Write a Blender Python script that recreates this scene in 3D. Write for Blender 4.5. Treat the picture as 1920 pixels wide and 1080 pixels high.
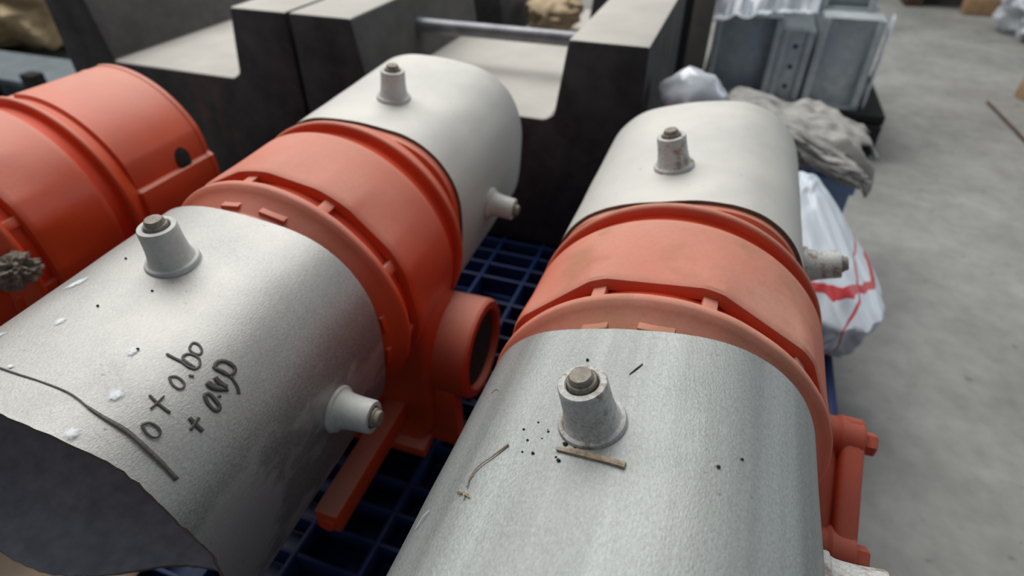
import bpy, bmesh, math, random
from mathutils import Vector, Matrix, noise
R = math.radians
random.seed(7)
S = bpy.context.scene
C = S.collection
for o in list(bpy.data.objects): bpy.data.objects.remove(o)

# ------------------------------------------------------------------ camera, world, lights, exposure
H = 0.90                                   # eye height above the concrete floor
cam = bpy.data.cameras.new('camera'); camo = bpy.data.objects.new('camera', cam); C.objects.link(camo)
cam.sensor_width = 36.0; cam.lens = 36.0 * 1120 / 1920
cam.clip_start = 0.02; cam.clip_end = 60
camo.location = (0, 0, H)
camo.rotation_euler = (math.pi / 2 - 0.6544, 0, 0.3383)
cam.dof.use_dof = True; cam.dof.focus_distance = 0.43; cam.dof.aperture_fstop = 4.6
S.camera = camo
S.view_settings.view_transform = 'Standard'; S.view_settings.look = 'None'
S.view_settings.gamma = 1.0; S.view_settings.use_curve_mapping = False
S.view_settings.exposure = 0.0
w = bpy.data.worlds.new('world'); S.world = w; w.use_nodes = True
w.node_tree.nodes['Background'].inputs[0].default_value = (0.86, 0.93, 1.0, 1)
w.node_tree.nodes['Background'].inputs[1].default_value = 0.17

def area(name, loc, target, sx, sy, power, col):
    l = bpy.data.lights.new(name, 'AREA'); l.shape = 'RECTANGLE'; l.size = sx; l.size_y = sy
    l.energy = power; l.color = col
    o = bpy.data.objects.new(name, l); C.objects.link(o); o.location = loc
    o.rotation_euler = (Vector(target) - Vector(loc)).to_track_quat('-Z', 'Y').to_euler()
    return o
area('roof_skylight', (-2.0, 2.6, 4.2), (-0.2, 0.8, 0.4), 5.5, 3.6, 300, (1.0, 0.985, 0.95))
area('open_gate_daylight', (4.5, 3.4, 2.0), (0.3, 1.2, 0.3), 3.0, 2.4, 42, (0.90, 0.96, 1.0))

# ------------------------------------------------------------------ materials
def newmat(name):
    m = bpy.data.materials.new(name); m.use_nodes = True
    nt = m.node_tree; b = nt.nodes['Principled BSDF']
    return m, nt, b
def N(nt, t, **kw):
    n = nt.nodes.new(t)
    for k, v in kw.items(): setattr(n, k, v)
    return n
def noise_n(nt, scale, detail=4, rough=.55, vec=None, stretch=None):
    n = N(nt, 'ShaderNodeTexNoise'); n.inputs['Scale'].default_value = scale
    n.inputs['Detail'].default_value = detail; n.inputs['Roughness'].default_value = rough
    tc = N(nt, 'ShaderNodeTexCoord')
    if stretch:
        mp = N(nt, 'ShaderNodeMapping'); mp.inputs['Scale'].default_value = stretch
        nt.links.new(tc.outputs['Object'], mp.inputs[0]); nt.links.new(mp.outputs[0], n.inputs['Vector'])
    else: nt.links.new(tc.outputs['Object'], n.inputs['Vector'])
    return n.outputs[0]
def ramp(nt, src, stops):
    r = N(nt, 'ShaderNodeValToRGB')
    el = r.color_ramp.elements
    while len(el) < len(stops): el.new(0.5)
    for e, (p, c) in zip(el, stops):
        e.position = p; e.color = (c, c, c, 1) if not isinstance(c, tuple) else (*c, 1)
    nt.links.new(src, r.inputs[0]); return r.outputs[0]
def mix(nt, fac, a, b, blend='MIX'):
    m = N(nt, 'ShaderNodeMix', data_type='RGBA', blend_type=blend)
    for sock, v in ((m.inputs[0], fac), (m.inputs[6], a), (m.inputs[7], b)):
        if isinstance(v, (int, float)): sock.default_value = v
        elif isinstance(v, tuple): sock.default_value = (*v, 1)
        else: nt.links.new(v, sock)
    return m.outputs[2]
def mathn(nt, op, a, b=0.5, clamp=False):
    m = N(nt, 'ShaderNodeMath', operation=op); m.use_clamp = clamp
    for s, v in ((m.inputs[0], a), (m.inputs[1], b)):
        if isinstance(v, (int, float)): s.default_value = v
        else: nt.links.new(v, s)
    return m.outputs[0]
def bump(nt, b, src, strength, dist=.001):
    n = N(nt, 'ShaderNodeBump'); n.inputs['Strength'].default_value = strength; n.inputs['Distance'].default_value = dist
    nt.links.new(src, n.inputs['Height']); nt.links.new(n.outputs[0], b.inputs['Normal'])
def upness(nt, lo, hi):
    g = N(nt, 'ShaderNodeNewGeometry'); s = N(nt, 'ShaderNodeSeparateXYZ')
    nt.links.new(g.outputs['Normal'], s.inputs[0])
    mr = N(nt, 'ShaderNodeMapRange'); mr.inputs[1].default_value = lo; mr.inputs[2].default_value = hi
    nt.links.new(s.outputs[2], mr.inputs[0]); return mr.outputs[0]

def paint(name, base, dust, amount, lo=.15, hi=1.0, rough=.42, fibres=0.0, var=.75):
    """painted casting; settled dust lies on upward faces"""
    m, nt, b = newmat(name)
    n1 = ramp(nt, noise_n(nt, 6, 6, .6), [(.3, .55), (.7, 1.0)])
    n2 = ramp(nt, noise_n(nt, 260, 3, .7), [(.3, .82), (.7, 1.0)])
    f = mathn(nt, 'MULTIPLY', mathn(nt, 'MULTIPLY', upness(nt, lo, hi), n1), n2)
    f = mathn(nt, 'MULTIPLY', f, amount, True)
    bc = mix(nt, ramp(nt, noise_n(nt, 9, 3), [(.3, 0.0), (.7, 1.0)]), tuple(c * var for c in base), base)
    col = mix(nt, f, bc, dust)
    if fibres:
        fl = ramp(nt, noise_n(nt, 900, 2, .6), [(.60, 0.0), (.70, 1.0)])
        reg = ramp(nt, noise_n(nt, 14, 3), [(.48, 0.0), (.62, 1.0)])
        up = upness(nt, .35, .9)
        fm = mathn(nt, 'MULTIPLY', mathn(nt, 'MULTIPLY', fl, reg), mathn(nt, 'MULTIPLY', up, fibres))
        col = mix(nt, fm, col, (.20, .10, .045))
        br = mathn(nt, 'MULTIPLY', mathn(nt, 'MULTIPLY', reg, up), .62 * fibres)
        col = mix(nt, br, col, (.40, .20, .11))
    nt.links.new(col, b.inputs['Base Color'])
    rr = mix(nt, f, (rough,) * 3, (.9,) * 3)
    nt.links.new(rr, b.inputs['Roughness'])
    bump(nt, b, noise_n(nt, 160, 4, .6), .22, .0012)
    b.inputs['Specular IOR Level'].default_value = .35
    return m
ORANGE = (.64, .078, .022)
M_or_r = paint('orange paint dusty', ORANGE, (.66, .37, .285), .95, .08, .85, .55, fibres=1.0)
M_or_m = paint('orange paint', ORANGE, (.74, .43, .34), .85, .30, 1.0, .42)
M_or_l = paint('orange paint dust and sheen', (.68, .080, .022), (.78, .47, .38), .80, .35, 1.05, .30)  # pale upward tone: some dust, plus gloss highlights put into the colour
M_or_c_shade = paint('orange paint side cover shaded', (.50, .060, .024), (.48, .25, .19), .45, .2, 1.0, .6)  # darker orange: shade on the side cover is put into the colour
M_groove = paint('orange paint fresh', (.74, .062, .014), (.7, .3, .2), .12, .3, 1.0, .5)

def sleeve_mat(name, base, dust, amount, grain, streak, met=.6, rough=.50, scuff=0.0):
    m, nt, b = newmat(name)
    g1 = ramp(nt, noise_n(nt, 620, 5, .75, stretch=(1, .55, 1)), [(.32, 1 - grain), (.68, 1 + 0.0)])
    col = mix(nt, 1.0, base, g1, 'MULTIPLY')
    sp = ramp(nt, noise_n(nt, 900, 2, .6), [(.66, 0.0), (.74, 1.0)])
    col = mix(nt, mathn(nt, 'MULTIPLY', sp, grain * 1.2), col, (.78, .80, .80))
    st = ramp(nt, noise_n(nt, 38, 3, .5, stretch=(1, .03, 1)), [(.40, 1 - streak), (.60, 1.0)])
    col = mix(nt, 1.0, col, st, 'MULTIPLY')
    n1 = ramp(nt, noise_n(nt, 7, 5, .6), [(.35, .35), (.65, 1.0)])
    if scuff:
        sc = ramp(nt, noise_n(nt, 15, 4, .6, stretch=(1, .6, 1)), [(.50, 0.0), (.57, 1.0)])
        col = mix(nt, mathn(nt, 'MULTIPLY', mathn(nt, 'MULTIPLY', sc, upness(nt, .40, .05)), scuff), col, (.62, .60, .61))
    f = mathn(nt, 'MULTIPLY', mathn(nt, 'MULTIPLY', upness(nt, .3, 1.0), n1), amount, True)
    col = mix(nt, f, col, dust)
    dk = ramp(nt, noise_n(nt, 150, 2, .5), [(.72, 0.0), (.78, 1.0)])
    col = mix(nt, mathn(nt, 'MULTIPLY', dk, .5), col, (.12, .10, .085))
    nt.links.new(col, b.inputs['Base Color'])
    b.inputs['Roughness'].default_value = rough
    b.inputs['Metallic'].default_value = met
    bump(nt, b, noise_n(nt, 620, 4, .7, stretch=(1, .6, 1)), .5, .0008)
    return m
M_sl_near = sleeve_mat('grey sheet near', (.41, .44, .437), (.48, .485, .465), .35, .44, .30, .5)
M_sl_mid = sleeve_mat('grey sheet marked', (.39, .395, .388), (.54, .525, .50), .75, .48, .05, .6, .52, .55)
M_sl_far = sleeve_mat('grey sheet dusty', (.54, .54, .52), (.70, .68, .635), .9, .14, .05, .2, .6)

def simple(name, col, rough=.6, metal=0.0, var=.25, scale=40, bstr=.15, bdist=.001, spec=.4):
    m, nt, b = newmat(name)
    n = ramp(nt, noise_n(nt, scale, 5, .6), [(.3, 1 - var), (.7, 1.0)])
    nt.links.new(mix(nt, 1.0, col, n, 'MULTIPLY'), b.inputs['Base Color'])
    b.inputs['Roughness'].default_value = rough; b.inputs['Metallic'].default_value = metal
    b.inputs['Specular IOR Level'].default_value = spec
    if bstr: bump(nt, b, noise_n(nt, scale * 3, 4, .6), bstr, bdist)
    return m
M_edge = simple('cut edge brown', (.16, .12, .095), .9, 0, .4, 300)
M_ink = simple('marker ink', (.075, .07, .066), .55, 0, .5, 500, 0)
M_inkw = simple('worn marker ink', (.125, .115, .11), .6, 0, .5, 500, 0)
M_pencil = simple('thin scribed line', (.17, .165, .155), .8, 0, .4, 500, 0)
M_white = simple('white fibre', (.72, .76, .78), .55, 0, .35, 600, 0)
def dab_mat():
    m, nt, b = newmat('white paint dab')
    b.inputs['Base Color'].default_value = (.78, .83, .86, 1); b.inputs['Roughness'].default_value = .5
    at = N(nt, 'ShaderNodeAttribute', attribute_name='cover')
    f = mathn(nt, 'ADD', mathn(nt, 'MULTIPLY', at.outputs['Fac'], 1.25), mathn(nt, 'MULTIPLY', mathn(nt, 'SUBTRACT', noise_n(nt, 520, 3, .7), .5), 1.7))
    f = mathn(nt, 'SUBTRACT', f, .15, True)
    nt.links.new(f, b.inputs['Alpha']); return m
M_dab = dab_mat()
M_boss = None
def boss_mat():
    m, nt, b = newmat('grey painted spacer')
    rust = ramp(nt, noise_n(nt, 85, 4, .6), [(.52, 0.0), (.64, 1.0)])
    geo = N(nt, 'ShaderNodeTexCoord'); sx = N(nt, 'ShaderNodeSeparateXYZ'); nt.links.new(geo.outputs['Object'], sx.inputs[0])
    c = mix(nt, ramp(nt, noise_n(nt, 420, 4, .7), [(.35, 0.0), (.65, 1.0)]), (.40, .405, .40), (.64, .64, .62))
    c = mix(nt, mathn(nt, 'MULTIPLY', rust, .75), c, (.22, .13, .07))
    nt.links.new(c, b.inputs['Base Color']); b.inputs['Roughness'].default_value = .55
    bump(nt, b, noise_n(nt, 300, 4, .6), .25, .0008)
    return m
M_boss = boss_mat()
M_boss_clean = simple('grey spacer clean', (.60, .61, .59), .5, 0, .18, 200)
M_bolt = simple('weathered bolt', (.36, .32, .27), .6, .2, .55, 220, .4)
M_hole_shade = simple('hole shade', (.02, .018, .016), .9, 0, .3, 80)  # near-black colour stands in for the shade inside holes
M_cap = simple('black rubber cap', (.035, .032, .03), .7, 0, .35, 60)
M_inner = simple('inner grey', (.50, .52, .58), .42, 0, .35, 60)

def iron(name, dust_amt=.95):
    m, nt, b = newmat(name)
    c = mix(nt, ramp(nt, noise_n(nt, 12, 6, .65), [(.35, 0.0), (.7, 1.0)]), (.018, .018, .021), (.055, .054, .058))
    ru = ramp(nt, noise_n(nt, 9, 5, .6, stretch=(1, 1, .25)), [(.62, 0.0), (.74, 1.0)])
    c = mix(nt, mathn(nt, 'MULTIPLY', ru, .5), c, (.16, .055, .03))
    f = mathn(nt, 'MULTIPLY', upness(nt, .25, .9), ramp(nt, noise_n(nt, 10, 5), [(.2, .78), (.7, 1.0)]))
    f = mathn(nt, 'MULTIPLY', f, dust_amt)
    c = mix(nt, f, c, (.57, .545, .50))
    # thin film of dust clings to side faces
    c = mix(nt, mathn(nt, 'MULTIPLY', ramp(nt, noise_n(nt, 30, 4), [(.4, 0.0), (.8, 1.0)]), .10), c, (.30, .28, .25))
    nt.links.new(c, b.inputs['Base Color']); b.inputs['Roughness'].default_value = .72
    bump(nt, b, noise_n(nt, 90, 5, .6), .3, .002)
    return m
M_iron = iron('black cast iron with dust')
M_rod = simple('worn steel rod', (.26, .265, .29), .40, .5, .35, 30)
M_pal = simple('blue plastic', (.012, .032, .125), .5, 0, .3, 25)
M_bluebox = simple('pale blue plastic', (.24, .36, .60), .5, 0, .2, 12)
M_galv = None
def galv():
    m, nt, b = newmat('galvanised steel')
    v = N(nt, 'ShaderNodeTexVoronoi'); v.inputs['Scale'].default_value = 45
    tc = N(nt, 'ShaderNodeTexCoord'); nt.links.new(tc.outputs['Object'], v.inputs['Vector'])
    bw = N(nt, 'ShaderNodeSeparateColor'); nt.links.new(v.outputs['Color'], bw.inputs[0])
    c = mix(nt, bw.outputs[0], (.50, .55, .58), (.62, .66, .68))
    nt.links.new(c, b.inputs['Base Color']); b.inputs['Metallic'].default_value = .45
    nt.links.new(ramp(nt, bw.outputs[1], [(0, .38), (1, .5)]), b.inputs['Roughness'])
    return m
M_galv = galv()
def film_mat():
    m, nt, b = newmat('clear plastic film')
    b.inputs['Base Color'].default_value = (.80, .85, .92, 1); b.inputs['Roughness'].default_value = .22
    b.inputs['Alpha'].default_value = .55; b.inputs['Specular IOR Level'].default_value = .7
    n = ramp(nt, noise_n(nt, 16, 4, .6), [(.35, .45), (.65, .92)])
    nt.links.new(n, b.inputs['Alpha'])
    return m
M_film = film_mat()
M_rag = simple('grey cloth', (.46, .445, .425), .95, 0, .45, 26, .5, .004)
M_lint = simple('grey brown lint', (.27, .23, .19), 1.0, 0, .5, 120, .6, .003)
M_foil = simple('blue white foil wrap', (.86, .91, 1.0), .22, .1, .45, 18, .2)
M_kraft = simple('beige packing paper', (.60, .46, .29), .8, 0, .45, 9, .3, .006)
M_wood = simple('pale pallet wood', (.42, .27, .15), .8, 0, .4, 20)
M_darkwood = simple('dark pallet wood', (.10, .062, .035), .85, 0, .5, 14)
M_bluegrey = simple('blue grey steel', (.19, .225, .25), .6, .1, .35, 10)
M_black = simple('black skid', (.010, .010, .012), .7, 0, .4, 12)
M_whitepl = simple('white plastic film', (.62, .65, .70), .4, 0, .25, 12, .2, .004)
M_splint = simple('wood splinter', (.56, .44, .33), .8, 0, .55, 260, .5)
M_straw = simple('dry straw', (.50, .40, .28), .8, 0, .5, 400, .3)
M_crumb = simple('dark dirt', (.06, .055, .05), .95, 0, .6, 300, .5)
def bag_mat():
    m, nt, b = newmat('white woven bag with red print')
    tc = N(nt, 'ShaderNodeTexCoord'); mp = N(nt, 'ShaderNodeMapping')
    nt.links.new(tc.outputs['Object'], mp.inputs[0])
    nz = N(nt, 'ShaderNodeTexNoise'); nz.inputs['Scale'].default_value = 7; nt.links.new(tc.outputs['Object'], nz.inputs[0])
    sp = N(nt, 'ShaderNodeSeparateXYZ'); nt.links.new(tc.outputs['Object'], sp.inputs[0])
    zz = mathn(nt, 'ADD', sp.outputs[2], mathn(nt, 'MULTIPLY', nz.outputs[0], .05))
    l1 = mathn(nt, 'COMPARE', zz, .170); nt.nodes[-1].inputs[2].default_value = .0045
    yy = mathn(nt, 'ADD', sp.outputs[0], mathn(nt, 'MULTIPLY', nz.outputs[0], .11))
    l2 = mathn(nt, 'COMPARE', yy, .075); nt.nodes[-1].inputs[2].default_value = .003
    l3 = mathn(nt, 'COMPARE', mathn(nt, 'ADD', zz, mathn(nt, 'MULTIPLY', sp.outputs[0], .5)), .245); nt.nodes[-1].inputs[2].default_value = .003
    f = mathn(nt, 'MAXIMUM', mathn(nt, 'MAXIMUM', l1, l2), l3)
    c = mix(nt, f, (.66, .72, .80), (.55, .05, .06))
    nt.links.new(c, b.inputs['Base Color']); b.inputs['Roughness'].default_value = .42
    return m
M_bag = bag_mat()
def concrete():
    m, nt, b = newmat('concrete floor')
    a = ramp(nt, noise_n(nt, 3.2, 8, .62), [(.3, (.23, .23, .22)), (.52, (.32, .317, .302)), (.72, (.40, .395, .38))])
    f = ramp(nt, noise_n(nt, 22, 6, .65), [(.3, .80), (.6, 1.0)])
    c = mix(nt, 1.0, a, f, 'MULTIPLY')
    st = ramp(nt, noise_n(nt, 5.5, 4, .5), [(.66, 0.0), (.80, 1.0)])
    c = mix(nt, mathn(nt, 'MULTIPLY', st, .45), c, (.13, .12, .105))
    sp = ramp(nt, noise_n(nt, 34, 2, .4), [(.70, 0.0), (.76, 1.0)])
    c = mix(nt, mathn(nt, 'MULTIPLY', sp, .5), c, (.09, .085, .075))
    nt.links.new(c, b.inputs['Base Color']); b.inputs['Roughness'].default_value = .7
    bump(nt, b, noise_n(nt, 60, 5, .6), .2, .002)
    return m
M_floor = concrete()
M_wall = simple('grey wall sheet', (.35, .36, .36), .8, 0, .2, 3)

# ------------------------------------------------------------------ mesh helpers
def link(name, me, mat, parent=None, smooth=True, angle=35):
    if isinstance(mat, (list, tuple)):
        for m_ in mat: me.materials.append(m_)
    else: me.materials.append(mat)
    if smooth:
        me.shade_smooth()
        try: me.set_sharp_from_angle(angle=R(angle))
        except Exception: pass
    o = bpy.data.objects.new(name, me); C.objects.link(o)
    if parent is not None: o.parent = parent
    return o
def from_bm(name, bm, mat, parent=None, smooth=True, angle=35):
    bmesh.ops.recalc_face_normals(bm, faces=bm.faces)
    me = bpy.data.meshes.new(name); bm.to_mesh(me); bm.free()
    return link(name, me, mat, parent, smooth, angle)
def pydata(name, V, F, mat, parent=None, smooth=True, angle=35, midx=None):
    me = bpy.data.meshes.new(name); me.from_pydata(V, [], F)
    bm = bmesh.new(); bm.from_mesh(me); bmesh.ops.recalc_face_normals(bm, faces=bm.faces); bm.to_mesh(me); bm.free()
    o = link(name, me, mat, parent, smooth, angle)
    if midx:
        for p in me.polygons: p.material_index = midx[p.index]
    return o
def tag(o, label, cat, group=None, kind=None):
    o['label'] = label
    if cat: o['category'] = cat
    if group: o['group'] = group
    if kind: o['kind'] = kind
    return o
def empty(name, loc, label, cat, group=None, rot=(0, 0, 0)):
    o = bpy.data.objects.new(name, None); C.objects.link(o); o.location = loc; o.rotation_euler = rot
    o.empty_display_size = .1
    return tag(o, label, cat, group)
def add_box(bm, lo, hi, bev=0.0, seg=2, mtx=None):
    r = bmesh.ops.create_cube(bm, size=1.0)
    vs = r['verts']
    c = [(a + b) / 2 for a, b in zip(lo, hi)]; s = [b - a for a, b in zip(lo, hi)]
    for v in vs: v.co = Vector((c[0] + v.co.x * s[0], c[1] + v.co.y * s[1], c[2] + v.co.z * s[2]))
    if mtx is not None:
        for v in vs: v.co = mtx @ v.co
    if bev:
        es = list({e for v in vs for e in v.link_edges})
        bmesh.ops.bevel(bm, geom=es, offset=bev, segments=seg, affect='EDGES', profile=.5)
def box(name, lo, hi, mat, parent=None, bev=.003, mtx=None):
    bm = bmesh.new(); add_box(bm, lo, hi, bev, 2, mtx); return from_bm(name, bm, mat, parent)
def lathe(name, prof, mat, parent=None, n=96, mtx=None, angle=30, rfun=None, close=False):
    """prof = [(radius, axial)] spun about local +Y through the origin; theta measured from +Z towards +X"""
    V = []; F = []
    for r, a in prof:
        for i in range(n):
            t = 2 * math.pi * i / n
            rr = r if rfun is None else rfun(r, a, math.degrees(t))
            V.append(Vector((rr * math.sin(t), a, rr * math.cos(t))))
    for k in range(len(prof) - 1):
        for i in range(n):
            j = (i + 1) % n
            F.append((k * n + i, k * n + j, (k + 1) * n + j, (k + 1) * n + i))
    if close:
        F.append(tuple(range(n))); F.append(tuple(range((len(prof) - 1) * n, len(prof) * n)))
    if mtx is not None: V = [mtx @ v for v in V]
    return pydata(name, [tuple(v) for v in V], F, mat, parent, True, angle)
def to_y(axis_dir, origin):
    """matrix sending local +Y to axis_dir at origin"""
    return Matrix.Translation(Vector(origin)) @ Vector(axis_dir).to_track_quat('Y', 'Z').to_matrix().to_4x4()
def tube(name, pts, rad, mat, parent=None, n=8, rads=None):
    V = []; F = []
    P = [Vector(p) for p in pts]
    for i, p in enumerate(P):
        d = (P[min(i + 1, len(P) - 1)] - P[max(i - 1, 0)]).normalized()
        q = d.to_track_quat('Z', 'Y')
        r = rads[i] if rads else rad
        for k in range(n):
            a = 2 * math.pi * k / n
            V.append(tuple(p + q @ Vector((r * math.cos(a), r * math.sin(a), 0))))
    for i in range(len(P) - 1):
        for k in range(n):
            j = (k + 1) % n; F.append((i * n + k, i * n + j, (i + 1) * n + j, (i + 1) * n + k))
    F.append(tuple(range(n))[::-1]); F.append(tuple(range((len(P) - 1) * n, len(P) * n)))
    return pydata(name, V, F, mat, parent, True, 60)
def prism(name, poly, y0, y1, mat, parent=None, bev=.006):
    """polygon in x,z extruded along y"""
    bm = bmesh.new()
    a = [bm.verts.new((x, y0, z)) for x, z in poly]; b = [bm.verts.new((x, y1, z)) for x, z in poly]
    bm.faces.new(a); bm.faces.new(b[::-1])
    n = len(poly)
    for i in range(n): bm.faces.new((a[i], b[i], b[(i + 1) % n], a[(i + 1) % n]))
    bmesh.ops.recalc_face_normals(bm, faces=bm.faces)
    if bev: bmesh.ops.bevel(bm, geom=list(bm.edges), offset=bev, segments=2, affect='EDGES', profile=.5)
    return from_bm(name, bm, mat, parent)
def fbm(p, o=4):
    return noise.fractal(Vector(p), 1.0, 2.0, o)
def crumpled_sheet(name, cx, cy, lx, ly, zfun, amp, freq, mat, parent=None, n=48, rot=0, thick=.002, seed=0, outline=None):
    V = []; F = []
    c, s = math.cos(rot), math.sin(rot)
    top = {}
    for i in range(n + 1):
        for j in range(n + 1):
            u = i / n - .5; v = j / n - .5
            if outline: u, v = outline(u, v)
            x = cx + u * lx * c - v * ly * s; y = cy + u * lx * s + v * ly * c
            q = Vector((x * freq + seed, y * freq, seed * 1.7))
            ridge = 1 - 2 * abs(noise.noise(q)); ridge2 = 1 - 2 * abs(noise.noise(q * 2.3 + Vector((5, 1, 2))))
            z = zfun(x, y, u, v) + amp * (ridge + .45 * ridge2 + .2 * noise.noise(q * 5))
            dx = amp * .6 * noise.noise(q * 1.3 + Vector((9, 0, 0))); dy = amp * .6 * noise.noise(q * 1.3 + Vector((0, 9, 0)))
            V.append((x + dx, y + dy, z))
    for i in range(n):
        for j in range(n):
            a = i * (n + 1) + j; F.append((a, a + 1, a + n + 2, a + n + 1))
    o = pydata(name, V, F, mat, parent, True, 70)
    md = o.modifiers.new('thickness', 'SOLIDIFY'); md.thickness = thick; md.offset = 0
    return o
def lump(name, c, size, amp, freq, mat, parent=None, seed=0, sub=5, flat=.0, power=2.6, shape=None):
    bm = bmesh.new(); bmesh.ops.create_icosphere(bm, subdivisions=sub, radius=1.0)
    for v in bm.verts:
        p = v.co.copy()
        k = (abs(p.x) ** power + abs(p.y) ** power + abs(p.z) ** power) ** (-1 / power); p *= k
        q = p * freq + Vector((seed, seed * .7, -seed))
        d = (1 - 2 * abs(noise.noise(q))) + .55 * (1 - 2 * abs(noise.noise(q * 2.1))) + .25 * noise.noise(q * 5)
        p = p * (1 + amp * d)
        p = Vector((p.x * size[0], p.y * size[1], p.z * size[2]))
        if shape: p = shape(p)
        v.co = p + Vector(c)
    return from_bm(name, bm, mat, parent, True, 50)

# ------------------------------------------------------------------ the setting
zP = 0.15                                      # top of the blue pallet
fl = box('floor', (-7, -3, -.10), (7, 10, 0), M_floor, None, 0)
tag(fl, 'grey stained concrete workshop floor', 'floor', kind='structure')
wb = box('wall_back', (-7, 9.6, 0), (7, 9.8, 3.2), M_wall, None, 0)
tag(wb, 'plain grey far wall of the workshop', 'wall', kind='structure')

# ------------------------------------------------------------------ blue slatted pallet
pal = empty('plastic_pallet', (-.45, .45, 0), 'dark blue plastic grid pallet under the orange gear units', 'pallet')
px0, px1, py0, py1 = -1.22, .285, -.30, 1.36
def pchild(name, lo, hi, bev=.0015):
    lo = (lo[0] + .45, lo[1] - .45, lo[2]); hi = (hi[0] + .45, hi[1] - .45, hi[2])
    return box(name, lo, hi, M_pal, pal, bev)
xs = [-.404 + .0945 * k for k in range(-8, 8)]
for x in xs:
    if px0 + .02 < x < px1 - .02: pchild('long_bar', (x - .0035, py0 + .012, zP - .050), (x + .0035, py1 - .012, zP))
ys = []
y = 1.09
for k in range(40):
    ys.append(y); y -= .0475 if (k % 4) != 3 else .076
for y in ys:
    if y > py0 + .02: pchild('cross_bar', (px0 + .012, y - .003, zP - .045), (px1 - .012, y + .003, zP - .0015))
for y in (1.14, 1.19, 1.24, 1.29): pchild('cross_bar', (px0 + .012, y - .003, zP - .045), (px1 - .012, y + .003, zP - .0015))
pchild('side_rail', (px0, py0, zP - .06), (px0 + .014, py1, zP)); pchild('side_rail', (px1 - .014, py0, zP - .06), (px1, py1, zP))
pchild('end_rail', (px0, py0, zP - .06), (px1, py0 + .014, zP)); pchild('end_rail', (px0, py1 - .014, zP - .06), (px1, py1, zP))
pchild('deck_floor', (px0 + .01, py0 + .01, zP - .062), (px1 - .01, py1 - .01, zP - .052))
for x in (px0, -.53, px1 - .14):
    for y in (py0, .45, py1 - .14): pchild('foot_block', (x + .005, y + .005, 0), (x + .135, y + .135, zP - .061), .006)

M_card = simple('brown cardboard', (.34, .26, .19), .9, 0, .3, 14)
cb = crumpled_sheet('cardboard_sheet', -.72, .02, .34, .40, lambda x, y, u, v: zP + .006 + .004 * math.sin(u * 5), .0012, 9, M_card, None, 20, .1, .003, 2.0)
tag(cb, 'brown cardboard sheet on the pallet below the open sleeve end', 'cardboard')

# ------------------------------------------------------------------ gear units
def sl_rho(th, tb, Rr=.160, d=.148, n=14.):
    k = round((th - tb) / 90.0); a = R(th - tb - 90 * k)
    q = d / math.cos(a)
    return (Rr ** -n + q ** -n) ** (-1 / n) * 1.005

class Unit: pass
def unit_frame(name, ax, az, tx, tz, yB, tb, label):
    u = Unit()
    zB = H + az + tz * yB
    u.h = zB - zP; u.tb = tb
    u.root = empty(name, (ax + tx * yB, yB, zP), label, 'gear unit', 'orange gear units on the blue pallet', (math.atan(tz), 0, -math.atan(tx)))
    u.A = Matrix.Translation((0, 0, u.h))
    return u
def P(u, th, y, r):
    t = R(th); return Vector((r * math.sin(t), y, u.h + r * math.cos(t)))

def sleeve(u, y0, y1, mat, wob0=.0, wob1=.0, dents=(), skew=None):
    n, m = 160, 44
    thick = .0045
    V = []; F = []; mi = []
    def edge(th, k):   # slightly wavering cut edge
        return .0025 * noise.noise(Vector((math.sin(R(th)) * 3 + k, math.cos(R(th)) * 3, k * 2.1))) + .0008 * noise.noise(Vector((math.sin(R(th)) * 30 + k, math.cos(R(th)) * 30, k)))
    for lay in (0, 1):
        for j in range(m + 1):
            for i in range(n):
                th = 360 * i / n
                ya = y0 + wob0 * edge(th, 1.3 + y0); yb = y1 + wob1 * edge(th, 4.7 + y1)
                if skew: ya += skew(th)
                y = ya + (yb - ya) * j / m
                r = sl_rho(th, u.tb) + .0006 * noise.noise(Vector((math.sin(R(th)) * 4, math.cos(R(th)) * 4, y * 18 + u.tb)))
                for (dt, dy, da, dw) in dents:
                    d2 = ((th - dt + 180) % 360 - 180) * .0027; r += da * math.exp(-(d2 * d2 + (y - dy) ** 2) / dw ** 2)
                V.append(tuple(P(u, th, y, r - thick * lay)))
    L = (m + 1) * n
    for j in range(m):
        for i in range(n):
            k = (i + 1) % n
            F.append((j * n + i, j * n + k, (j + 1) * n + k, (j + 1) * n + i)); mi.append(0)
            F.append((L + j * n + i, L + (j + 1) * n + i, L + (j + 1) * n + k, L + j * n + k)); mi.append(2)
    for j in (0, m):
        for i in range(n):
            k = (i + 1) % n
            F.append((j * n + i, L + j * n + i, L + j * n + k, j * n + k)); mi.append(1)
    return pydata('sleeve', V, F, [mat, M_edge, M_inner], u.root, True, 40, mi)

def spacer(u, sl, th, y, mat, lean=(0, 0), sc=1.0, label=None):
    t = R(th); base = P(u, th, y, sl_rho(th, u.tb) - .0015)
    d = Vector((math.sin(t), lean[0], math.cos(t)))
    mtx = to_y(d, base) @ Matrix.Scale(sc, 4)
    pr = [(.0001, -.001), (.0222, -.001), (.0238, .0008), (.0240, .0046), (.0232, .0064), (.0206, .0074), (.0192, .0100), (.0182, .0150), (.0174, .0220), (.0170, .030), (.0168, .0402), (.0160, .0420), (.0120, .0424), (.0112, .0412), (.0110, .033), (.0001, .033)]
    sp = lathe('spacer', pr, mat, sl, 56, mtx)
    if label: sp['label'] = label
    bp = [(.0001, .030), (.0096, .030), (.0100, .0430), (.0097, .0450), (.0084, .0454), (.0083, .0478), (.0072, .0496), (.0001, .0500)]
    lathe('bolt', bp, M_bolt, sl, 40, mtx)
    # weld bead round the foot
    gp = [(.0222, -.0012), (.0252, -.0008), (.0256, .0004), (.0240, .0014), (.0226, .0012)]
    lathe('base_washer', gp, M_boss if mat is M_boss else mat, sl, 56, mtx)

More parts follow.
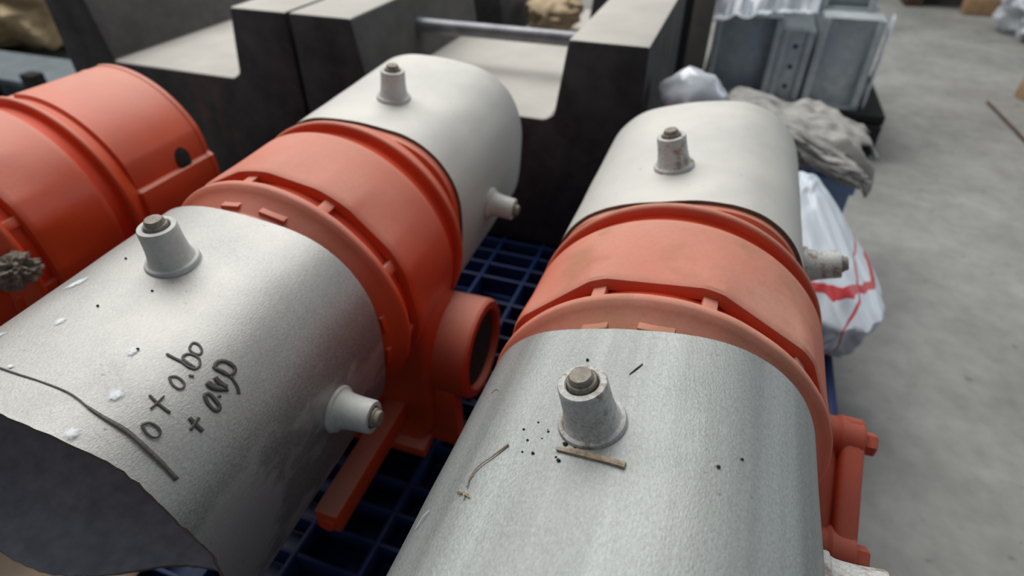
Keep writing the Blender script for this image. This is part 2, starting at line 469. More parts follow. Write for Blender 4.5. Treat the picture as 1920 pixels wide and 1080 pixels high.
def housing(u, mat, far_len, near_len, hub_mat=None, notch=None, poly=.1572):
    hub_mat = hub_mat or mat
    tb = u.tb
    # near flange: thin dished disc
    fl_ = [(.134, -.034), (.140, -.026), (.1475, -.014), (.1545, -.0065), (.1592, -.003), (.1605, .000), (.1600, .0050), (.157, .0075), (.147, .0085)]
    lathe('flange', fl_, mat, u.root, 144, u.A, 50, lambda r, a, t: r + .0007 * noise.noise(Vector((math.sin(R(t)) * 5, math.cos(R(t)) * 5, tb))))
    lathe('groove', [(.1475, .0075), (.1475, .0290)], M_groove, u.root, 96, u.A)
    # raised pads on the flange and little tabs in the groove
    for q in range(4):
        for dth, hw in ((-11, 4.6), (9.5, 5.8)):
            th = tb + 90 * q + dth
            bm = bmesh.new(); add_box(bm, (-.149 * R(hw), -.024, -.006), (.149 * R(hw), -.0095, .0022), .0014)
            mt = Matrix.Translation(P(u, th, 0, .1435)) @ Matrix.Rotation(R(th), 4, 'Y')
            bmesh.ops.transform(bm, matrix=mt, verts=bm.verts); from_bm('pad', bm, mat, u.root)
    for q in range(10):
        th = tb - 12 + 36 * q
        bm = bmesh.new(); add_box(bm, (-.0065, .006, -.004), (.0065, .0275, .0045), .0012)
        mt = Matrix.Translation(P(u, th, 0, .1495)) @ Matrix.Rotation(R(th), 4, 'Y')
        bmesh.ops.transform(bm, matrix=mt, verts=bm.verts); from_bm('tab', bm, mat, u.root)
    # main body: ten flats at the near edge running out into a round
    V = []; F = []; n = 200
    prof = [(.1475, .0255), (.154, .0262), (.1585, .0275), (.1600, .031)] + [(.1600, .031 + .10 * k / 14) for k in range(1, 15)] + [(.1590, .1335), (.1565, .1350), (.148, .1356)]
    for r, a in prof:
        s = min(1, max(0, (a - .026) / .085)); s = s * s * (3 - 2 * s)
        for i in range(n):
            t = 360 * i / n
            da = ((t - (tb + 6) + 18) % 36) - 18
            po = min(poly / math.cos(R(da)), .1628 if poly < .158 else .1612); k = ((1 - s) * po + s * .1597) / .160
            t_ = R(t); rr = r * k
            V.append((rr * math.sin(t_), a, u.h + rr * math.cos(t_)))
    for k in range(len(prof) - 1):
        for i in range(n):
            j = (i + 1) % n; F.append((k * n + i, k * n + j, (k + 1) * n + j, (k + 1) * n + i))
    pydata('body', V, F, mat, u.root, True, 24)
    lathe('groove', [(.148, .1350), (.1475, .1380), (.1475, .1580), (.150, .1598)], M_groove, u.root, 96, u.A)
    lathe('ring', [(.148, .1592), (.1570, .1600), (.1597, .1615), (.1604, .1645), (.1590, .1690), (.1545, .1760), (.1500, .1860), (.1470, .192)], mat, u.root, 144, u.A, 50)
    # far hub
    def hr(r, a, t):
        q = sl_rho(t, tb, .1555, .1435)
        if notch:
            q = .1555
            for k in range(4):
                d = (t - (notch + 90 * k) + 180) % 360 - 180
                if -16 < d <= 0: q -= .0075 * (d + 16) / 16
        return r * q / .1555 if r > .13 else r
    e = far_len
    lathe('hub', [(.148, .186)] + [(.1555, .190 + (e - .194) * k / 6) for k in range(7)] + [(.1535, e - .001), (.140, e), (.139, .25), (.0001, .25)], hub_mat, u.root, 240, u.A, 28, hr)
    s = near_len
    lathe('hub', [(.0001, -s + .05), (.120, -s + .05), (.121, -s), (.138, -s), (.140, -s + .002), (.140, -.02)], hub_mat, u.root, 120, u.A, 40, lambda r, a, t: min(r, sl_rho(t, tb, .1555, .1435)))

def leg_housing(u, mat, xo=0.0):
    # lower worm housing that stands on the pallet
    bm = bmesh.new()
    V = []
    prof = [(-.120, .005), (.125, .005), (.150, .05), (.1572, u.h - .10), (.1575, u.h), (-.1575, u.h), (-.150, .05)]
    a = [bm.verts.new((x, .036, z)) for x, z in prof]; b = [bm.verts.new((x, .1335, z)) for x, z in prof]
    bm.faces.new(a); bm.faces.new(b[::-1])
    for i in range(len(prof)): bm.faces.new((a[i], b[i], b[(i + 1) % len(prof)], a[(i + 1) % len(prof)]))
    bmesh.ops.recalc_face_normals(bm, faces=bm.faces)
    bmesh.ops.bevel(bm, geom=list(bm.edges), offset=.012, segments=3, affect='EDGES', profile=.5)
    from_bm('worm_housing', bm, mat, u.root)
    bm = bmesh.new(); add_box(bm, (-.12, .02, .0022), (.14, .142, .022), .004); from_bm('foot_plate', bm, mat, u.root)

# --- middle unit: marked sleeve, round side opening
um = unit_frame('gear_unit', -.4397, -.4708, -.0139, .031, .4575, 4.0, 'orange gear unit with handwritten numbers on its grey sleeve, middle of three')
housing(um, M_or_m, .44, .15, poly=.1585)
leg_housing(um, M_or_m)
zc = um.h - .130; yc = .115
sb = lathe('side_boss', [(.060, .06), (.070, .090), (.0715, .110), (.0725, .190), (.0720, .2010), (.0690, .2050), (.0590, .2060), (.0565, .2030), (.0565, .185)], M_or_m, um.root, 96, to_y((1, 0, 0), (0, yc, zc)))
lathe('end_cap', [(.0570, .1860), (.0560, .1960), (.0540, .1975), (.0001, .1975)], M_cap, sb, 72, to_y((1, 0, 0), (0, yc, zc)))
box('web', (.13, .050, .010), (.185, .075, zc - .03), M_or_m, um.root, .006)
mb = box('mount_bar', (.080, -.150, .066), (.114, .04, .102), M_or_m, um.root, .005)
lathe('bar_end_plug', [(.0001, -.004), (.011, -.004), (.012, -.002), (.012, .004)], M_groove, mb, 32, Matrix.Translation((.097, -.150, .084)), close=False)
sl = sleeve(um, -.3015, -.035, M_sl_mid, 1.6, .4, [(4, -.125, .0018, .03), (89, -.13, .0018, .03), (40, -.3, -.0015, .03)], lambda t: -.028 * math.exp(-((t - 238) / 42) ** 2) + .042 * math.exp(-((t - 165) / 32) ** 2))
spacer(um, sl, 1.0, -.1235, M_boss_clean, (-.03, 0))
spacer(um, sl, 89.5, -.130, M_boss_clean, (.02, 0))
sf = sleeve(um, .2020, .470, M_sl_far, .6, .4, [(5, .29, .001, .03)])
spacer(um, sf, 5.5, .290, M_boss_clean); spacer(um, sf, 96, .312, M_boss_clean, (-.02, 0))

def ribbon(name, u, sl, pts, wid, mat, off=.0004, dense=5, taper=None):
    # marker stroke lying on the sheet: smooth path in (angle, length)
    q = []
    n = len(pts)
    for i in range(n - 1):
        p0 = pts[max(i - 1, 0)]; p1 = pts[i]; p2 = pts[i + 1]; p3 = pts[min(i + 2, n - 1)]
        for k in range(dense):
            t = k / dense
            f = lambda a, b, c, d: .5 * (2 * b + (c - a) * t + (2 * a - 5 * b + 4 * c - d) * t * t + (3 * b - a - 3 * c + d) * t ** 3)
            q.append((f(p0[0], p1[0], p2[0], p3[0]), f(p0[1], p1[1], p2[1], p3[1])))
    q.append(pts[-1])
    V = []; F = []
    for i, (th, y) in enumerate(q):
        a = q[max(i - 1, 0)]; b = q[min(i + 1, len(q) - 1)]
        dx = R(b[0] - a[0]) * .155; dy = b[1] - a[1]; L = math.hypot(dx, dy) or 1
        nx, ny = -dy / L, dx / L
        w_ = wid * (1 + .25 * noise.noise(Vector((th * .7, y * 90, wid * 999))))
        if taper: w_ *= taper(i / (len(q) - 1))
        for s in (-1, 0, 1):
            tt = th + math.degrees(nx * s * w_ / 2 / .155); yy = y + ny * s * w_ / 2
            V.append(tuple(P(u, tt, yy, sl_rho(tt, u.tb) + off + .0004)))
    for i in range(len(q) - 1):
        for k in range(2): F.append((i * 3 + k, i * 3 + k + 1, i * 3 + k + 4, i * 3 + k + 3))
    o = pydata(name, V, F, mat, sl, True, 80)
    md = o.modifiers.new('ink', 'SOLIDIFY'); md.thickness = .0004; md.offset = 0
    return o
ST = [
 [(37.87,-.2694),(38.81,-.2656),(40.71,-.2648),(42.35,-.2663),(42.9,-.27),(42.08,-.2724),(40.56,-.2725),(38.93,-.271),(37.87,-.2694)],
 [(33.59,-.2485),(36.74,-.2505),(40.88,-.2517)], [(36.6,-.2435),(36.62,-.2501),(36.51,-.2568)],
 [(33.83,-.2294),(34.81,-.2265),(36.55,-.2261),(38.16,-.2277),(38.59,-.231),(37.84,-.2333),(35.81,-.2327),(33.83,-.2294)],
 [(37.31,-.2202),(38.54,-.2187)],
 [(28.2,-.2135),(30.83,-.2137),(33.32,-.2136),(35.6,-.2143),(37.3,-.2129),(37.43,-.2082),(35.82,-.204),(33.51,-.2041),(32.29,-.2072),(32.74,-.2109),(34.93,-.212),(37.03,-.212)],
 [(31.67,-.1999),(31.34,-.1951),(32.73,-.1939),(34.65,-.1964),(35.27,-.2005),(34.06,-.2023),(32.39,-.2017),(31.67,-.1999)],
 [(45.26,-.2465),(47.8,-.2478),(50.36,-.2483)], [(47.15,-.2421),(47.44,-.2474),(47.71,-.2532)],
 [(44.11,-.2262),(44.77,-.2232),(47.02,-.2241),(49.15,-.2258),(49.72,-.2292),(48.56,-.2306),(46.2,-.2295),(44.11,-.2262)],
 [(47.19,-.2209),(47.47,-.2187)],
 [(42.29,-.217),(44.45,-.2169),(46.38,-.2143),(47.59,-.2105)], [(42.85,-.2098),(45.01,-.2111),(47.08,-.2103)],
 [(40.94,-.2046),(40.44,-.1982),(41.91,-.1939),(44.41,-.1931),(45.69,-.1959),(45.37,-.2013),(43.03,-.2026),(41.21,-.204)],
 [(45.89,-.2015),(47.69,-.2029),(49.63,-.2052),(51.02,-.2083)]]
WD = [.86 * q_ for q_ in [.0021, .0023, .0018, .0019, .0023, .0022, .0019, .0034, .0024, .0032, .0026, .0056, .0046, .0036, .0022]]
for k, (s_, w_) in enumerate(zip(ST, WD)):
    ribbon('ink_stroke', um, sl, s_, w_, M_inkw if 3 <= k <= 6 else M_ink, .0003 + .00002 * k)
ribbon('ink_line', um, sl, [(23.8,-.2755),(29.02,-.2773),(34.61,-.2779),(37.09,-.2784),(42.84,-.2808),(48.05,-.2828),(53.78,-.2851)], .0032, M_inkw, taper=lambda t: .55 + .45 * min(1, t * 3))
ribbon('scribed_line', um, sl, [(-13.5,-.271),(-2.89,-.2716),(5.96,-.2712),(16.5,-.2716),(23.8,-.2755)], .0011, M_pencil)
def dab(u, sl, th, y, a, b, seed, rot=0):
    n = 26; V = [tuple(P(u, th, y, sl_rho(th, u.tb) + .0009))]; F = []
    for ring in (.45, 1.0):
        for i in range(n):
            t = 2 * math.pi * i / n
            k = ring * (1 + .28 * noise.noise(Vector((math.cos(t) * 2 + seed, math.sin(t) * 2, seed))) + .12 * noise.noise(Vector((math.cos(t) * 7 + seed, math.sin(t) * 7, seed))))
            dx = a * k * math.cos(t); dy = b * k * math.sin(t)
            dx, dy = dx * math.cos(rot) - dy * math.sin(rot), dx * math.sin(rot) + dy * math.cos(rot)
            tt = th + math.degrees(dx / .155)
            V.append(tuple(P(u, tt, y + dy, sl_rho(tt, u.tb) + .0009 - .0004 * (ring == 1))))
    for i in range(n):
        j = (i + 1) % n; F.append((0, 1 + i, 1 + j)); F.append((1 + i, 1 + n + i, 1 + n + j, 1 + j))
    o = pydata('white_dab', V, F, M_dab, sl, True, 80)
    at = o.data.attributes.new('cover', 'FLOAT', 'POINT')
    for i in range(len(V)): at.data[i].value = 1.0 if i == 0 else (.8 if i <= n else 0.0)
for k, (th, y, a, b, ro) in enumerate([(-22.6, -.1728, .0065, .0125, -.5), (-9.9, -.2181, .0050, .0065, 0), (19.7, -.2225, .0048, .0060, .3), (26.9, -.2592, .0065, .0062, .2), (26.5, -.2958, .0055, .0052, 0), (-6.7, -.2677, .0035, .0022, 0), (-24.3, -.2462, .005, .009, -.5)]):
    dab(um, sl, th, y, a, b, k * 3.1, ro)

# --- nearest (right) unit
ur = unit_frame('gear_unit', -.0016, -.465, 0, 0, .4013, -13.0, 'nearest orange gear unit with wood splinter lying on its plain grey sleeve')
housing(ur, M_or_r, .44, .15)
leg_housing(ur, M_or_r)
yc, zc = .082, ur.h - .132
al = math.atan2(.055, .10)
bm = bmesh.new(); add_box(bm, (.09, -.070, -.070), (.1965, .070, .070), .012, 3, Matrix.Translation((0, yc, zc)) @ Matrix.Rotation(al, 4, 'X')); from_bm('side_housing', bm, M_or_c_shade, ur.root)
bm = bmesh.new(); add_box(bm, (.195, -.078, -.078), (.218, .078, .078), .007, 3, Matrix.Translation((0, yc, zc)) @ Matrix.Rotation(al, 4, 'X')); cp = from_bm('cover_plate', bm, M_or_c_shade, ur.root)
for sy, sz in ((1, 1), (-1, 1), (1, -1), (-1, -1)):
    q = Matrix.Rotation(al, 4, 'X') @ Vector((0, sy * .058, sz * .058))
    o_ = (0, yc + q.y, zc + q.z)
    lathe('bolt_ear', [(.0001, .150), (.019, .150), (.021, .155), (.021, .190), (.0235, .194), (.0235, .214), (.021, .217), (.0001, .217)], M_or_c_shade, cp, 40, to_y((1, 0, 0), o_))
    lathe('hex_bolt', [(.0001, .215), (.0125, .215), (.0125, .2295), (.0112, .2315), (.0001, .2315)], M_or_c_shade, cp, 6, to_y((1, 0, 0), o_), 20)
lathe('side_neck', [(.075, .05), (.078, .09), (.070, .12), (.060, .17)], M_or_c_shade, ur.root, 64, to_y((1, 0, 0), (0, .085, zc + .02)))
sr = sleeve(ur, -.300, -.0255, M_sl_near, .6, .25, [(-14, -.130, .0022, .028), (77, -.13, .0018, .03)])
spacer(ur, sr, -14.0, -.1290, M_boss, (-.06, 0)); spacer(ur, sr, 74.5, -.1320, M_boss)
sk = sleeve(ur, .1985, .515, M_sl_far, .8, .5, [(-13, .287, .0012, .03)])
spacer(ur, sk, -13.2, .2875, M_boss, (-.04, 0)); spacer(ur, sk, 73, .278, M_boss)

# --- left unit, no sleeves
ul = unit_frame('gear_unit', -.9404, -.4509, -.0047, -.0124, .3747, 5.0, 'glossy orange gear unit without sleeves and with a bare slotted hub')
housing(ul, M_or_l, .340, .28, notch=79.5, poly=.1585)
leg_housing(ul, M_or_l)
hole = lathe('slot_hole_shade', [(.0001, .0012), (.0075, .0012), (.0082, .0004), (.0080, -.004)], M_hole_shade, ul.root, 32, to_y((math.sin(R(75)), 0, math.cos(R(75))), P(ul, 75.2, .2866, .1512)) @ Matrix.Diagonal((1.7, 1.0, 2.3, 1)))  # black disc on the hub, painted as the shade in the hole
lathe('hub_lip', [(.1565, .332), (.1572, .336), (.1565, .3405), (.1520, .3415)], M_or_l, ul.root, 160, ul.A, 50, lambda r, a, t: r - sum(.0075 * (((t - (79.5 + 90 * k) + 180) % 360 - 180) + 16) / 16 if -16 < ((t - (79.5 + 90 * k) + 180) % 360 - 180) <= 0 else 0 for k in range(4)))

# lint rag caught on the left unit's flange
rg = lump('lint_scrap', (0, 0, 0), (.014, .016, .012), .55, 1.9, M_lint, None, 4.0, 5)
rg.location = P(ul, 82, 0, .166) + ul.root.location + Vector((.0, -.014, .0))
tag(rg, 'fuzzy grey brown lint scrap stuck on the bare unit flange', 'rag')

# ------------------------------------------------------------------ debris lying on the near sleeve
def on(u, th, y, off=0.0):
    return u.root.matrix_basis @ P(u, th, y, sl_rho(th, u.tb) + off)
bpy.context.view_layer.update()
def rel(pts):
    c = pts[0].copy(); return c, [p - c for p in pts]
pts = [on(ur, th, y, .0026) for th, y in [(-21.1, -.1556), (-16.7, -.1564), (-11.5, -.1587), (-7.0, -.1600), (-2.9, -.1614)]]
c, q = rel(pts)
V = []; F = []
for i, p in enumerate(q):
    d = (q[min(i + 1, 4)] - q[max(i - 1, 0)]).normalized(); s_ = d.cross(Vector((0, 0, 1))).normalized(); up = s_.cross(d)
    w_ = [.0011, .0023, .0021, .0020, .0021][i]; hh = [.0006, .0013, .0016, .0013, .0012][i]
    for a, b in ((-1, -1), (1, -1), (1.0, .7), (.2, 1.1), (-.9, .8)): V.append(tuple(p + s_ * a * w_ + up * b * hh + Vector((0, 0, -.0006))))
for i in range(4):
    for k in range(5): F.append((i * 5 + k, i * 5 + (k + 1) % 5, i * 5 + 5 + (k + 1) % 5, i * 5 + 5 + k))
F += [(0, 1, 2, 3, 4), (20, 21, 22, 23, 24)]
tw = pydata('wood_splinter', V, F, M_splint, None, False); tw.location = c
tag(tw, 'flat brown wood splinter beside the spacer on the near sleeve', 'splinter')
st = empty('grass_stem', on(ur, -34.9, -.1538, .0012), 'curved dry grass stem with a frayed root end on the near sleeve', 'grass stem')
def local(o, pts): return [p - o.location for p in pts]
pp = [on(ur, th, y, .0013) for th, y in [(-34.92,-.1538),(-36.5,-.1590),(-38.09,-.1645),(-40.3,-.1700),(-41.7,-.1755),(-42.3,-.1828),(-41.64,-.1895)]]
tube('stalk', local(st, pp), .0006, M_straw, st, 6, [.0009, .0008, .0006, .0005, .0006, .0007, .0005])
for k, (a, b) in enumerate([(-44.5, -.1925), (-43.4, -.1952), (-41.0, -.1990), (-39.6, -.1978), (-40.4, -.1955)]):
    pp = [on(ur, -41.9, -.1935 - .0004 * k, .0010), on(ur, (a - 41.9) / 2 + random.uniform(-.4, .4), (b - .1935) / 2, .0014), on(ur, a, b, .0008)]
    tube('root_fibre', local(st, pp), .0005, M_straw, st, 5)
c, q = rel([on(ur, th, y, .0006) for th, y in [(-7.83, -.0784), (-6.3, -.0718), (-4.85, -.0656)]])
o = tube('dark_sliver', q, .0005, M_crumb, None, 5, [.0003, .00055, .0004]); o.location = c
tag(o, 'thin dark sliver lying between the near spacer and the flange', 'sliver')
c, q = rel([on(ur, th, y, .0006) for th, y in [(-51.6, -.0905), (-50.4, -.0880), (-48.9, -.0890), (-48.3, -.0915)]])
o = tube('curled_fibre', q, .0004, M_straw, None, 5); o.location = c
tag(o, 'tiny curled straw fibre near the left edge of near sleeve', 'fibre')
c, q = rel([on(ur, -55.5, -.215, .0006), on(ur, -53.5, -.208, .0022), on(ur, -52.5, -.203, .0012)])
o = tube('pale_fibre', q, .0005, M_white, None, 5); o.location = c
tag(o, 'short pale fibre on the far left edge of the near sleeve', 'fibre')
cr = [(-19.34,-.1504,1.6),(-19.69,-.1642,1.2),(-27.2,-.1602,1.0),(-32.51,-.1394,.8),(-25.21,-.1408,.9),(-30.13,-.1491,.8),(-30.31,-.1594,.7),(-21.53,-.0656,1.1),(-29.14,-.1325,.7),(-20.74,-.1614,.7),(17.47,-.1442,1.1),(22.7,-.1308,.9),(-16.5,-.153,1.0),(-26.3,-.147,.6),(-25.6,-.139,.6)]
def crumb(u, th, y, s, k, label, grp, sl_=None):
    bm = bmesh.new(); bmesh.ops.create_icosphere(bm, subdivisions=2, radius=1)
    for v in bm.verts:
        d = 1 + .45 * noise.noise(v.co * 1.6 + Vector((k * 3.3, 1, 2)))
        v.co = Vector((v.co.x * d * .0012 * s, v.co.y * d * .0010 * s, v.co.z * d * .0009 * s))
    o = from_bm('dirt_crumb', bm, M_crumb, None, False); o.location = on(u, th, y, .0007 * s)
    return tag(o, label, 'crumb', grp)
NAMED = {0: 'largest dark dirt crumb, between the spacer foot and the splinter', 1: 'dark dirt crumb just in front of the splinter left end', 7: 'dark dirt crumb beyond the spacer, close to the orange flange', 10: 'dark dirt speck on bare right half of near sleeve, nearer of two', 11: 'dark dirt speck on bare right half of near sleeve, farther of two', 12: 'dark dirt crumb touching the far side of the splinter'}
for k, (a, b, s) in enumerate(cr): crumb(ur, a, b, s, k, NAMED.get(k, 'tiny dark dirt speck left of the spacer foot on near sleeve'), 'dirt crumbs on the near sleeve')
for k, (a, b) in enumerate([(-4.7, -.1935), (5.7, -.1623), (4.2, -.1455), (-16.8, -.1326), (20.5, -.2194)]):
    crumb(um, a, b, 1.0, k + 40, ['dark dirt speck left of the spacer on the marked sleeve, nearest the handwriting', 'dark dirt speck just in front of the spacer foot on the marked sleeve', 'dark dirt speck touching the spacer foot on the marked sleeve', 'dark dirt speck at the left edge of the marked sleeve', 'dark dirt speck on the white dab beside the handwriting'][k], 'dirt crumbs on the marked sleeve')

# ------------------------------------------------------------------ black counterweights behind
def counterweight(x0, x1, c0, c1, y0, y1, label, rod=True, slope=.022, ztop=.600, zsh=.445):
    o = empty('counterweight', ((x0 + x1) / 2, (y0 + y1) / 2, zP), label, 'counterweight', 'black iron counterweights')
    ox, oy = o.location.x, o.location.y
    poly = [(x0, 0.001), (x1, 0.001), (x1, ztop - zP), (c1, ztop - zP), (c1 - slope, zsh - zP + .012), (c1 - slope - .018, zsh - zP), (c0 + slope, zsh - zP), (c0, ztop - zP), (x0, ztop - zP)]
    prism('casting', [(x - ox, z) for x, z in poly], y0 - oy, y1 - oy, M_iron, o, .007)
    if rod:
        zr = .526 - zP; yr = 1.372 - oy
        lathe('cross_rod', [(.0001, c0 - .02), (.0165, c0 - .02), (.0165, c1 + .02), (.0001, c1 + .02)], M_rod, o, 40, to_y((1, 0, 0), (-ox, yr, zr)))
        lathe('rod_collar', [(.016, c0 - .002), (.026, c0 - .002), (.027, c0 + .004), (.018, c0 + .007)], M_rod, o, 40, to_y((1, 0, 0), (-ox, yr, zr)))
    return o
counterweight(-.881, -.131, -.732, -.279, 1.10, 1.72, 'dusty black iron counterweight carrying a steel cross rod, behind the sleeves')
counterweight(-1.585, -.889, -1.452, -1.030, 1.10, 1.72, 'dusty black iron counterweight without visible rod, behind the bare unit', False)
cw = counterweight(-.82, -.31, -.70, -.40, 1.86, 2.40, 'black iron counterweight standing behind the one with the cross rod', False, ztop=.56, zsh=.36)
cw2 = counterweight(-1.60, -.83, -1.45, -1.0, 1.86, 2.40, 'black iron counterweight in the back row at left', False, ztop=.56, zsh=.36)
# timber skids under the weights
for k, (a, b, ya, yb, lab) in enumerate([(-1.60, -.12, 1.40, 1.70, 'dark timber skid under the two front counterweights'), (-1.62, -.30, 1.88, 2.38, 'dark timber skid under the back counterweights')]):
    e = empty('timber_skid', ((a + b) / 2, (ya + yb) / 2, 0), lab, 'skid')
    for j in range(3):
        yy = (j - 1) * (yb - ya) * .36
        box('beam', (-(b - a) / 2, yy - .04, 0), ((b - a) / 2, yy + .04, zP), M_darkwood, e, .004)
# rubble of dusty paper on the back weight
lp = lump('dusty_bundle', (0, 0, 0), (.072, .09, .045), .2, 1.6, M_kraft, None, 11.0, 4); lp.location = (-.566, 2.03, .428)
tag(lp, 'dusty beige scrap bundle lying in the back counterweight', 'bundle')

# ------------------------------------------------------------------ galvanised sections on a black skid (right, behind)
M_greyiron = simple('dusty grey iron', (.15, .14, .125), .85, 0, .3, 20)
pn = empty('steel_upright', (-.125, 2.35, 0), 'tall narrow black steel upright left of the galvanised sections', 'upright')
box('web_plate', (-.035, -.35, 0), (-.005, .35, .60), M_black, pn, .003)
box('edge_flange', (-.004, -.35, 0), (.058, -.32, .58), M_greyiron, pn, .003)
box('base_flange', (-.004, -.319, 0), (.035, .35, .03), M_black, pn, .003)
sk_ = empty('steel_skid', (.185, 2.55, 0), 'low black skid under the galvanised sections', 'skid')
box('top_plate', (-.265, -.35, .118), (.345, .35, .150), M_black, sk_, .004)
for x in (-.26, .0, .25): box('runner', (x, -.345, 0), (x + .09, .345, .118), M_black, sk_, .004)
box('front_board', (-.262, -.365, .02), (.342, -.346, .118), M_black, sk_, .003)
def galv_box(x0, x1, z0, z1, y0, depth, rec, label, strip=False):
    o = empty('galvanised_section', ((x0 + x1) / 2, y0 + depth / 2, z0), label, 'steel section', 'galvanised sections on the black skid')
    w_ = (x1 - x0) / 2; h_ = z1 - z0; d = depth / 2; t = .004
    box('side_wall', (-w_, -d, 0), (-w_ + t, d, h_), M_galv, o, .0008); box('side_wall', (w_ - t, -d, 0), (w_, d, h_), M_galv, o, .0008)
    box('back_panel', (-w_ + t, -d + rec, 0), (w_ - t, -d + rec + t, h_), M_galv, o, .0008)
    box('lip', (-w_ + t, -d, 0), (-w_ + .022, -d + t, h_), M_galv, o, .0008); box('lip', (w_ - .022, -d, 0), (w_ - t, -d + t, h_), M_galv, o, .0008)
    box('bottom_plate', (-w_ + t, -d + t, 0), (w_ - t, d, t), M_galv, o, .0008)
    box('top_plate', (-w_ + t, -d + rec * .4, h_ - t), (w_ - t, d, h_), M_galv, o, .0008)
    if strip:
        for k in range(3):
            lathe('bolt_hole_shade', [(.0001, 0), (.006, 0), (.0068, .001), (.0068, .002)], M_hole_shade, o, 20, to_y((0, -1, 0), (.0, -d + rec - .002, h_ * (.22 + .28 * k))), close=False)  # black dish on the face, painted as the shade in the hole
    return o
galv_box(-.062, .150, .151, .412, 2.22, .5, .10, 'wide galvanised section with dark open front at left of the row')
galv_box(.153, .252, .151, .385, 2.23, .5, .012, 'narrow galvanised strip section with bolt holes in its face', True)
galv_box(.262, .440, .151, .432, 2.22, .5, .03, 'galvanised section at right end of the row, light flat face')
galv_box(.250, .415, .434, .500, 2.34, .45, .06, 'shallow galvanised section lying on top of the right one')
def zfilm(x, y, u, v): return .462 + .02 * math.sin(x * 9) - (0.05 if v < -.42 else 0)
fm = crumpled_sheet('plastic_film', .065, 2.42, .32, .48, zfilm, .016, 16, M_film, None, 44, .05, .0012, 3.0)
tag(fm, 'crinkled clear plastic film over the wide galvanised section', 'plastic film')
fm2 = crumpled_sheet('plastic_film', .415, 2.205, .012, .26, lambda x, y, u, v: .29 + u * 0, .004, 22, M_film, None, 24, 0, .0012, 8.0)
bpy.data.objects.remove(fm2)
V = []; F = []
for i in range(9):
    for j in range(31):
        t = j / 30; q = Vector((i * .5, t * 8, 3))
        V.append((.456 + .004 * noise.noise(q * 2) + .012 * (i / 8) * noise.noise(q), 2.205 + .05 * (i / 8) + .006 * noise.noise(q * 3), .165 + .285 * t))
for i in range(8):
    for j in range(30): F.append((i * 31 + j, i * 31 + j + 1, (i + 1) * 31 + j + 1, (i + 1) * 31 + j))
fs = pydata('plastic_film', V, F, M_film, None, True, 80); md = fs.modifiers.new('thickness', 'SOLIDIFY'); md.thickness = .001
tag(fs, 'clear plastic film hanging down the right side of the end section', 'plastic film')

# ------------------------------------------------------------------ crate, rags, foil and bag behind the near unit
cr_ = empty('plastic_crate', (.17, 1.47, 0), 'pale blue plastic crate under the grey rag, behind the near unit', 'crate')
for nm, lo, hi in (('front_panel', (-.15, -.095, .0), (.15, -.083, .288)), ('back_panel', (-.15, .083, .0), (.15, .095, .288)), ('side_panel', (-.15, -.083, .0), (-.138, .083, .288)), ('side_panel', (.138, -.083, .0), (.15, .083, .288)), ('lid', (-.15, -.095, .289), (.15, .095, .299)), ('rim', (-.156, -.101, .25), (.156, -.0955, .285))):
    box(nm, lo, hi, M_bluebox, cr_, .003)
def zr(x, y, u, v):
    e = max(0, abs(u) - .42) * .3 + max(0, -v - .36) * .35
    return .367 - e - .25 * max(0, x - .24)
rag = crumpled_sheet('grey_rag', .165, 1.47, .36, .215, zr, .014, 13, M_rag, None, 56, -.18, .004, 5.0, lambda u, v: (u * (1 + .12 * math.sin(v * 11)), v * (1 + .12 * math.sin(u * 13))))
tag(rag, 'crumpled dusty grey rag draped over the blue crate', 'rag')
hem = lump('rolled_hem', (0, 0, 0), (.085, .024, .017), .35, 2.0, M_rag, rag, 21.0, 5); hem.location = (.225, 1.345, .345); hem.rotation_euler = (0, .35, -.25)
fo = lump('foil_wrap', (0, 0, 0), (.055, .05, .045), .22, 1.3, M_foil, None, 2.0, 3, power=1.6); fo.location = (-.05, 1.165, .50)
fo_s = lump('foil_stack', (0, 0, 0), (.05, .05, .13), .08, 1.3, M_whitepl, None, 6.0, 4); fo_s.location = (-.05, 1.16, .292)
tag(fo, 'shiny blue white foil wrap peeking over the far sleeve', 'wrap')
tag(fo_s, 'white plastic bundle under the foil wrap behind the far sleeve', 'bundle')
def bagshape(p):
    # narrow neck towards the top, slumped over the pallet edge at the bottom
    t = max(-1, min(1, p.z / .12))
    p.z = max(p.z, -.082 + .004 * math.sin(p.x * 60))
    p.x = p.x * (1.0 - .45 * max(0, t)) - .075 * max(0, t); p.y += .16 * max(0, t)
    return p
bg = lump('woven_bag', (0, 0, .115), (.078, .115, .115), .10, 1.35, M_bag, None, 8.0, 6, power=2.3, shape=bagshape)
bg.location = (.262, 1.01, .125)
tag(bg, 'crumpled white bag with red printed lines beside the near unit', 'bag')

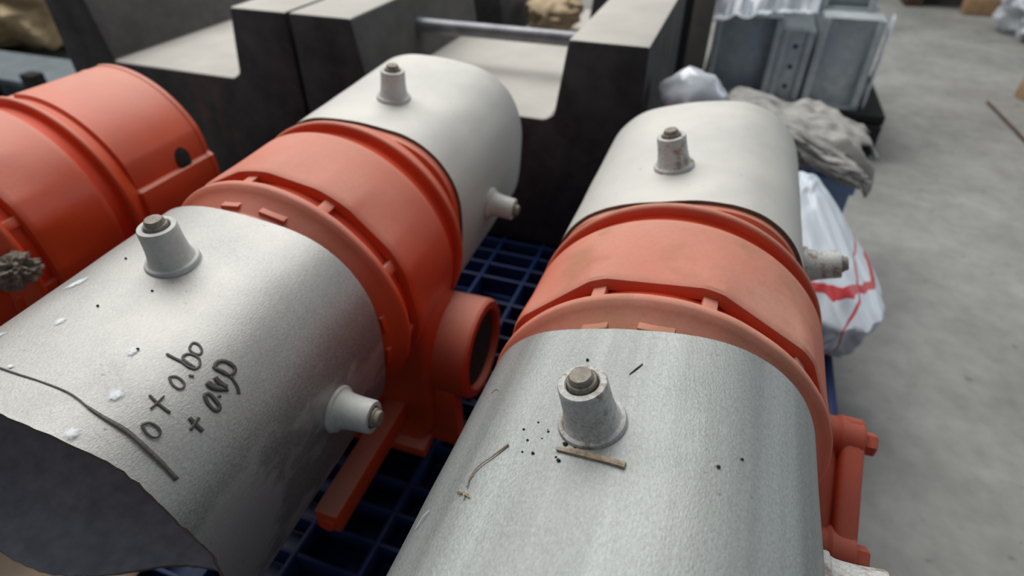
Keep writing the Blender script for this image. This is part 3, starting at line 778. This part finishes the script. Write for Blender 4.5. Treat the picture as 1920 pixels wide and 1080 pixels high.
# ------------------------------------------------------------------ far corners
kb = lump('packing_paper', (0, 0, 0), (.46, .34, .20), .28, 1.5, M_kraft, None, 14.0, 6); kb.location = (-3.52, 2.35, .27)
tag(kb, 'crumpled beige packing paper bundle in the back left corner', 'paper bundle')
fr = empty('support_stand', (-2.62, 1.62, 0), 'blue grey steel stand with black brackets in front of the packing paper', 'stand')
box('front_channel', (-.75, -.10, .06), (.55, -.06, .145), M_bluegrey, fr, .004)
box('top_flange', (-.75, -.14, .145), (.55, .12, .165), M_bluegrey, fr, .004)
box('lower_rail', (-.75, -.42, .02), (.58, -.10, .058), M_bluegrey, fr, .004)
for x in (-.35, .0, .27, .50): box('bracket', (x, -.19, .059), (x + .06, -.141, .215), M_black, fr, .003)
for x in (-.7, .4): box('leg', (x, -.06, 0), (x + .06, .12, .145), M_bluegrey, fr, .004)

def wood_pallet(x, y, rot, label, mat, layers=1):
    o = empty('wooden_pallet', (x, y, 0), label, 'pallet', 'wooden pallets across the floor', (0, 0, rot))
    for L in range(layers):
        z = L * .14
        for k in range(3): box('stringer', (-.5 + k * .45, -.4, z), (-.4 + k * .45, .4, z + .10), mat, o, .003)
        for k in range(6): box('board', (-.5, -.40 + k * .142, z + .101), (.5, -.31 + k * .142, z + .122), mat, o, .002)
    return o
wood_pallet(1.78, 2.86, .32, 'pale wooden pallet at the right edge of the picture', M_wood, 2)
wood_pallet(1.50, 5.15, .0, 'dark wooden pallet far down the aisle', M_darkwood, 2)
wood_pallet(2.62, 5.2, .1, 'dark wooden pallet behind the white film bundle', M_darkwood, 2)
wb_ = lump('film_bundle', (0, 0, 0), (.22, .20, .16), .35, 1.6, M_whitepl, None, 17.0, 5); wb_.location = (1.66, 4.2, .18)
tag(wb_, 'white plastic film bundle on the floor, top right corner', 'bundle')
for k, (x, y) in enumerate([(1.40, 4.66), (1.72, 4.66)]):
    b_ = box('timber_block', (-.10, -.05, 0), (.10, .05, .10), M_wood, None, .004); b_.location = (x, y, 0)
    tag(b_, ['timber block left in front of the dark pallet', 'timber block right in front of the dark pallet'][k], 'timber')
V = [(0.99 + .004 * math.sin(i), 2.27 + .1 * i, 0) for i in range(1)]
c_ = [(1.05, 2.95), (1.06, 2.8), (1.07, 2.65), (1.08, 2.45), (1.04, 2.28)]
st_ = tube('crack_line', [(x - 1.05, y - 2.95, .006) for x, y in c_], .005, M_darkwood, None, 8); st_.location = (1.05, 2.95, 0)  # dark tube standing in for cracks in the concrete
tag(st_, 'thin dark strap line on the concrete at right', 'crack')
